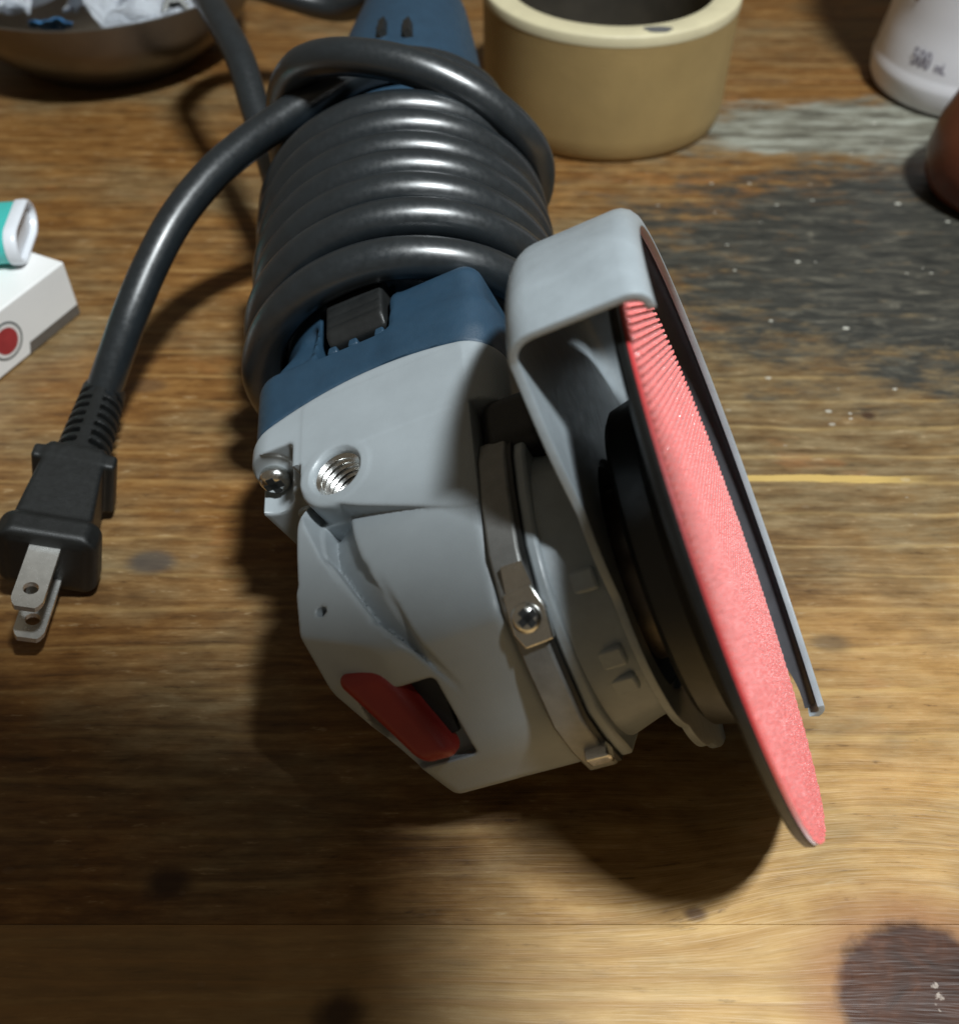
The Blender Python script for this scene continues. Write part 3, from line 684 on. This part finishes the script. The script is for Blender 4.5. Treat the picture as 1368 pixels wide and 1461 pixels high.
# ------------------------------------------------------------------ clay pot behind the grinder
pot = empty('clay_pot', (46.5, 380.5, 0), label='tan straight-sided clay pot with cream rim and a grey chip mark', cat='pot')
c = (46.5, 380.5, 0)
V, F = lathe([(0, 42.2), (0.8, 43.6), (2.5, 44.4), (8, 44.9), (24, 45.0), (41.5, 45.3), (41.5, 38.0), (9, 36.5), (6, 34), (6, 0.01)], c, (0, 0, 1), 96); wallp = mk('pot_wall', V, F, M_TAN, pot, 40)
V, F = lathe([(41.3, 45.4), (44.3, 45.45), (44.8, 45.1), (44.95, 44.5), (45.0, 41.5), (44.9, 37.2), (44.5, 36.4), (42.6, 36.2)], c, (0, 0, 1), 96); mk('rim', V, [f for f in F if len(f) == 4], M_CREAM, pot, 50)
V, F = lathe([(6.2, 35.0), (20, 36.0), (43.6, 36.25)], c, (0, 0, 1), 96); mk('inside_lining', V, [f for f in F if len(f) == 4], M_DARKIN, pot, 50)
ang = math.radians(-74); cc = np.array([46.5+41.6*math.cos(ang), 380.5+41.6*math.sin(ang), 44.85])
pts = [(4.6*math.cos(t)*(1+.15*math.sin(3*t)), 2.6*math.sin(t)*(1+.1*math.cos(2*t))) for t in np.linspace(0, 2*math.pi, 24, endpoint=False)]
V, F = prism(pts, (1, 0, 0), (0, 1, 0), (0, 0, 1), cc, -0.3, 0.22); mk('chip_mark', V, F, M_SPOT, pot)

# ------------------------------------------------------------------ steel bowl with plastic scraps
bc = (-150, 430, 0)
bowl = empty('steel_bowl', bc, label='dull steel bowl full of crumpled clear plastic', cat='bowl')
V, F = lathe([(0, 30), (0.0, 36), (1.5, 38), (3, 39), (9, 47), (16, 54.5), (23, 58.8), (29, 60.3), (31.4, 61.2), (32.3, 61.4), (32.6, 60.6), (31.8, 59.8), (28.8, 59.0), (22.8, 57.6), (16, 53.2), (9.4, 45.8), (4, 38), (2, 34), (2, 0.01)], bc, (0, 0, 1), 96); mk('bowl_shell', V, F, M_STEEL, bowl, 40)
def crumple(c, w, h, seed, amp, rot, tiltx, mat, nm, label, cat):
    """a sheet of plastic film, folded along random straight creases."""
    g = np.random.default_rng(seed); n = 70
    u, v = np.meshgrid(np.linspace(-1, 1, n), np.linspace(-1, 1, n), indexing='ij'); u = u.ravel(); v = v.ravel()
    z = np.zeros_like(u); du = np.zeros_like(u); dv = np.zeros_like(u)
    for k in range(80 if w > 15 else 12):
        t = g.uniform(0, math.pi); o = g.uniform(-1, 1); f = np.abs(u*math.cos(t)+v*math.sin(t)-o)
        sgn = g.choice((-1, 1)); z += sgn*np.minimum(f, g.uniform(.06, .35)); du += g.normal(0, .03)*f; dv += g.normal(0, .03)*f
    z -= z.mean(); edge = np.maximum(np.abs(u), np.abs(v))**3
    P3 = np.stack([w*(u*(1-.25*edge*np.abs(v))+du), h*(v*(1-.25*edge*np.abs(u))+dv), amp*z], 1)
    ct, st = math.cos(tiltx), math.sin(tiltx); P3 = P3@np.array([[1, 0, 0], [0, ct, st], [0, -st, ct]])
    cr, sr = math.cos(rot), math.sin(rot); P3 = P3@np.array([[cr, sr, 0], [-sr, cr, 0], [0, 0, 1]])
    V = P3+np.array(c); F = [[i*n+j, i*n+j+1, (i+1)*n+j+1, (i+1)*n+j] for i in range(n-1) for j in range(n-1)]
    # keep it inside the bowl
    d = np.hypot(V[:, 0]-bc[0], V[:, 1]-bc[1]); lim = np.minimum(57.0, 40+np.sqrt(np.maximum(V[:, 2]-3, 0))*3.35); k = np.minimum(1, lim/np.maximum(d, 1e-6))
    V[:, 0] = bc[0]+(V[:, 0]-bc[0])*k; V[:, 1] = bc[1]+(V[:, 1]-bc[1])*k
    V[:, 2] = np.maximum(V[:, 2], 8)
    o = mk(nm, V, F, mat, None, 16, label=label, cat=cat)
    m = o.modifiers.new('film', 'SOLIDIFY'); m.thickness = 0.25*S
    return o
crumple((-182, 402, 29), 26, 22, 1, 6.0, 0.3, -0.25, M_FILM, 'plastic_bag', 'crumpled clear plastic bag at the bowl wall beside the blue wrapper', 'plastic bag')
crumple((-132, 398, 29.5), 27, 20, 2, 6.5, -0.4, -0.2, M_FILM, 'plastic_bag', 'crumpled clear plastic bag between the blue wrapper and the dark nuts', 'plastic bag')
crumple((-150, 428, 29), 40, 30, 3, 8.0, 0.1, -0.1, M_FILM, 'plastic_bag', 'large crumpled clear plastic bag in the middle of the bowl', 'plastic bag')
crumple((-156, 385, 28.5), 7.0, 8, 5, 3.0, 0.2, -0.6, M_LIGHTBLUE, 'wrapper', 'small crumpled blue plastic wrapper inside the bowl rim', 'wrapper')
for (x, y, r_, lb) in ((-114, 399, 6.0, 'dark steel nut lying in the bowl next to the clear bag'), (-105, 410, 5.4, 'dark steel nut lying in the bowl against its rim')):
    V, F = lathe([(0, r_*.55), (0, r_), (r_*.8, r_), (r_*.8, r_*.55)], (x, y, 26.0), (0.3, -0.75, 0.6), 6, True); o = mk('hex_nut', V, F, M_DARKNUT, None, 30, label=lb, cat='nut'); bevel(o, .5, 2)

# ------------------------------------------------------------------ white bottle with volume print
bt = (188.5, 398, 0); Rb = 35.0
bottle = empty('plastic_bottle', bt, label='white plastic bottle printed 500mL', cat='bottle')
V, F = lathe([(0, 28), (0.2, 31), (1.2, 33.2), (4, 34.6), (9, 35.2), (10.4, 35.3), (12.5, 34.6), (14, 34.4), (16, 34.4), (24, 33.2), (32, 32.6), (60, 32.4), (100, 32.4), (120, 31), (132, 24), (138, 15), (150, 14)], bt, (0, 0, 1), 96); mk('bottle_body', V, F, M_WHITEP, bottle, 50)
V, F = lathe([(150, 16.5), (150.5, 17), (172, 16.5), (174, 15)], bt, (0, 0, 1), 48); mk('cap', V, F, M_WHITEP, bottle, 40)
def wrap_text(txt, size, ang0, z0, R, mat, parent, nm):
    cu = bpy.data.curves.new(nm, 'FONT'); cu.body = txt; cu.size = size; cu.resolution_u = 3; cu.offset = size*0.012
    t = bpy.data.objects.new(nm, cu); col.objects.link(t)
    dg = bpy.context.evaluated_depsgraph_get(); dg.update(); me = bpy.data.meshes.new_from_object(t.evaluated_get(dg))
    bpy.data.objects.remove(t); bm = bmesh.new(); bm.from_mesh(me); bmesh.ops.triangulate(bm, faces=bm.faces)
    for _ in range(2): bmesh.ops.subdivide_edges(bm, edges=[e for e in bm.edges if e.calc_length() > 1.2], cuts=1)
    bmesh.ops.triangulate(bm, faces=bm.faces)
    V = np.array([v.co[:] for v in bm.verts]); F = [[v.index for v in f.verts] for f in bm.faces]; bm.free()
    A = ang0+V[:, 0]*0.6/R
    r = R+0.06
    V = np.stack([bt[0]+r*np.cos(A), bt[1]+r*np.sin(A), z0+V[:, 1]], 1)
    return mk(nm, V, F, mat, parent)
wrap_text('500', 9.0, math.radians(-148), 16.5, 34.4, M_PRINT, bottle, 'volume_print')
wrap_text('mL', 5.6, math.radians(-131.5), 16.5, 34.4, M_PRINT, bottle, 'volume_unit_print')
wrap_text('no', 12.0, math.radians(-170), 36.0, 32.8, M_PRINTB, bottle, 'name_print')

# ------------------------------------------------------------------ red-brown pot in front of the bottle
V, F = lathe([(0, 17), (0.3, 20), (2, 23), (6, 25.6), (14, 26.8), (24, 25.5), (36, 21.5), (46, 16.5), (52, 13.5), (56, 12.8), (58, 13.6), (58.6, 13), (57, 11), (50, 11), (45, 12), (20, 22), (5, 20), (4, 0.01)], (176, 316, 0), (0, 0, 1), 80)
mk('clay_jar', V, F, M_CLAY, None, 50, label='rounded red-brown glazed jar in front of the white bottle', cat='jar')

# ------------------------------------------------------------------ card box with lighter on it
ex = np.array([-0.435, -0.90, 0]); ex /= np.linalg.norm(ex); ey = np.array([-ex[1], ex[0], 0])*-1   # ex along printed face, ey into the box
ey = np.array([-0.90, 0.435, 0]); ey /= np.linalg.norm(ey)
bx0 = np.array([-118.2, 249.6, 0.0]); BH = 18.0
box = empty('cigarette_box', tuple(bx0), label='white card box with red round emblem, lighter lying on it', cat='box')
V, F = prism([(0, 0), (55, 0), (55, 86), (0, 86)], ex, ey, (0, 0, 1), bx0, 0.0, BH); o = mk('carton', V, F, M_CARD, box); bevel(o, 0.6, 3)
nf = -ey
def on_face(poly, off, mat, nm, th=0.05):
    V, F = prism(poly, ex, (0, 0, 1), nf, bx0+nf*off, -0.3, th); return mk(nm, V, F, mat, box)
def disc_poly(u, z, r, n=48): return [(u+r*math.cos(t), z+r*math.sin(t)) for t in np.linspace(0, 2*math.pi, n, endpoint=False)]
on_face([(0.4, 0.5), (21.5, 0.5), (20.3, 3.6), (0.4, 3.6)], 0, M_CARDGR, 'printed_band')
on_face(disc_poly(27.0, 8.7, 5.6), 0, M_LOGOG, 'emblem_outer_ring', 0.05)
on_face(disc_poly(27.0, 8.7, 4.9), 0, M_LOGOW, 'emblem_white_ring', 0.09)
on_face(disc_poly(27.0, 8.7, 3.9), 0, M_LOGOR, 'emblem_red_disc', 0.13)
# lighter
la = np.array([-0.96, -0.12, 0]); la = np.array([-0.955, -0.10, 0.0]); la /= np.linalg.norm(la)
lu = np.array([-la[1], la[0], 0]); lu = lu if lu[1] > 0 else -lu
lc = np.array([-128.6, 256.2, BH+5.6])
lighter = empty('lighter', (lc[0], lc[1], BH), label='teal lighter with white base lying on the white card box', cat='lighter')
def stad(a, b, n=14):
    return [(a*math.cos(t)+(b-a)*(0), 0) for t in ()] or [( (b-a)*(1 if math.cos(t) >= 0 else -1)+a*math.cos(t), a*math.sin(t)) for t in np.linspace(-math.pi/2+1e-4, 1.5*math.pi-1e-4, 2*n, endpoint=False)]
V, F = prism(stad(5.2, 11.6), lu, (0, 0, 1), la, lc, 2.5, 62); o = mk('fuel_tank', V, F, M_TEAL, lighter, 40)
sp = stad(5.6, 12.2); n = len(sp); rings = []
for (h, sc_) in ((3.4, 0.985), (3.1, 1.0), (1.2, 1.0), (0.4, 0.97), (0.0, 0.90), (0.1, 0.80), (0.9, 0.74), (1.6, 0.70)):
    k = 5.6*(1-sc_); rings.append([lc+(u-np.sign(u)*k)*lu+v*(sc_)*np.array((0, 0, 1))+la*h for u, v in sp])
V = np.array(rings).reshape(-1, 3); F = []
for i in range(len(rings)-1):
    for j in range(n): F.append([i*n+j, i*n+(j+1) % n, (i+1)*n+(j+1) % n, (i+1)*n+j])
F.append([(len(rings)-1)*n+j for j in range(n)]); F.append(list(range(n)))
mk('base_cap', V, F, M_WHITEL, lighter, 40)

# ------------------------------------------------------------------ the photographer's phone, above and behind the lens; it shades the near left of the table
ca, sa = math.cos(math.radians(-12)), math.sin(math.radians(-12))
pv, pf = prism([(-82, -52), (-74, -60), (74, -60), (82, -52), (82, 26), (74, 34), (-74, 34), (-82, 26)], (ca, sa, 0), (-sa*0.78, ca*0.78, 0.626), (sa*0.626, -ca*0.626, 0.78), (-13, 60, 236), 0, 8.5)
o = mk('phone', pv, pf, M_PHONE, None, label='black phone held flat over the near edge of the table', cat='phone'); bevel(o, 2.0, 3)

for o in list(bpy.data.objects):
    if '_base' in o: del o['_base']
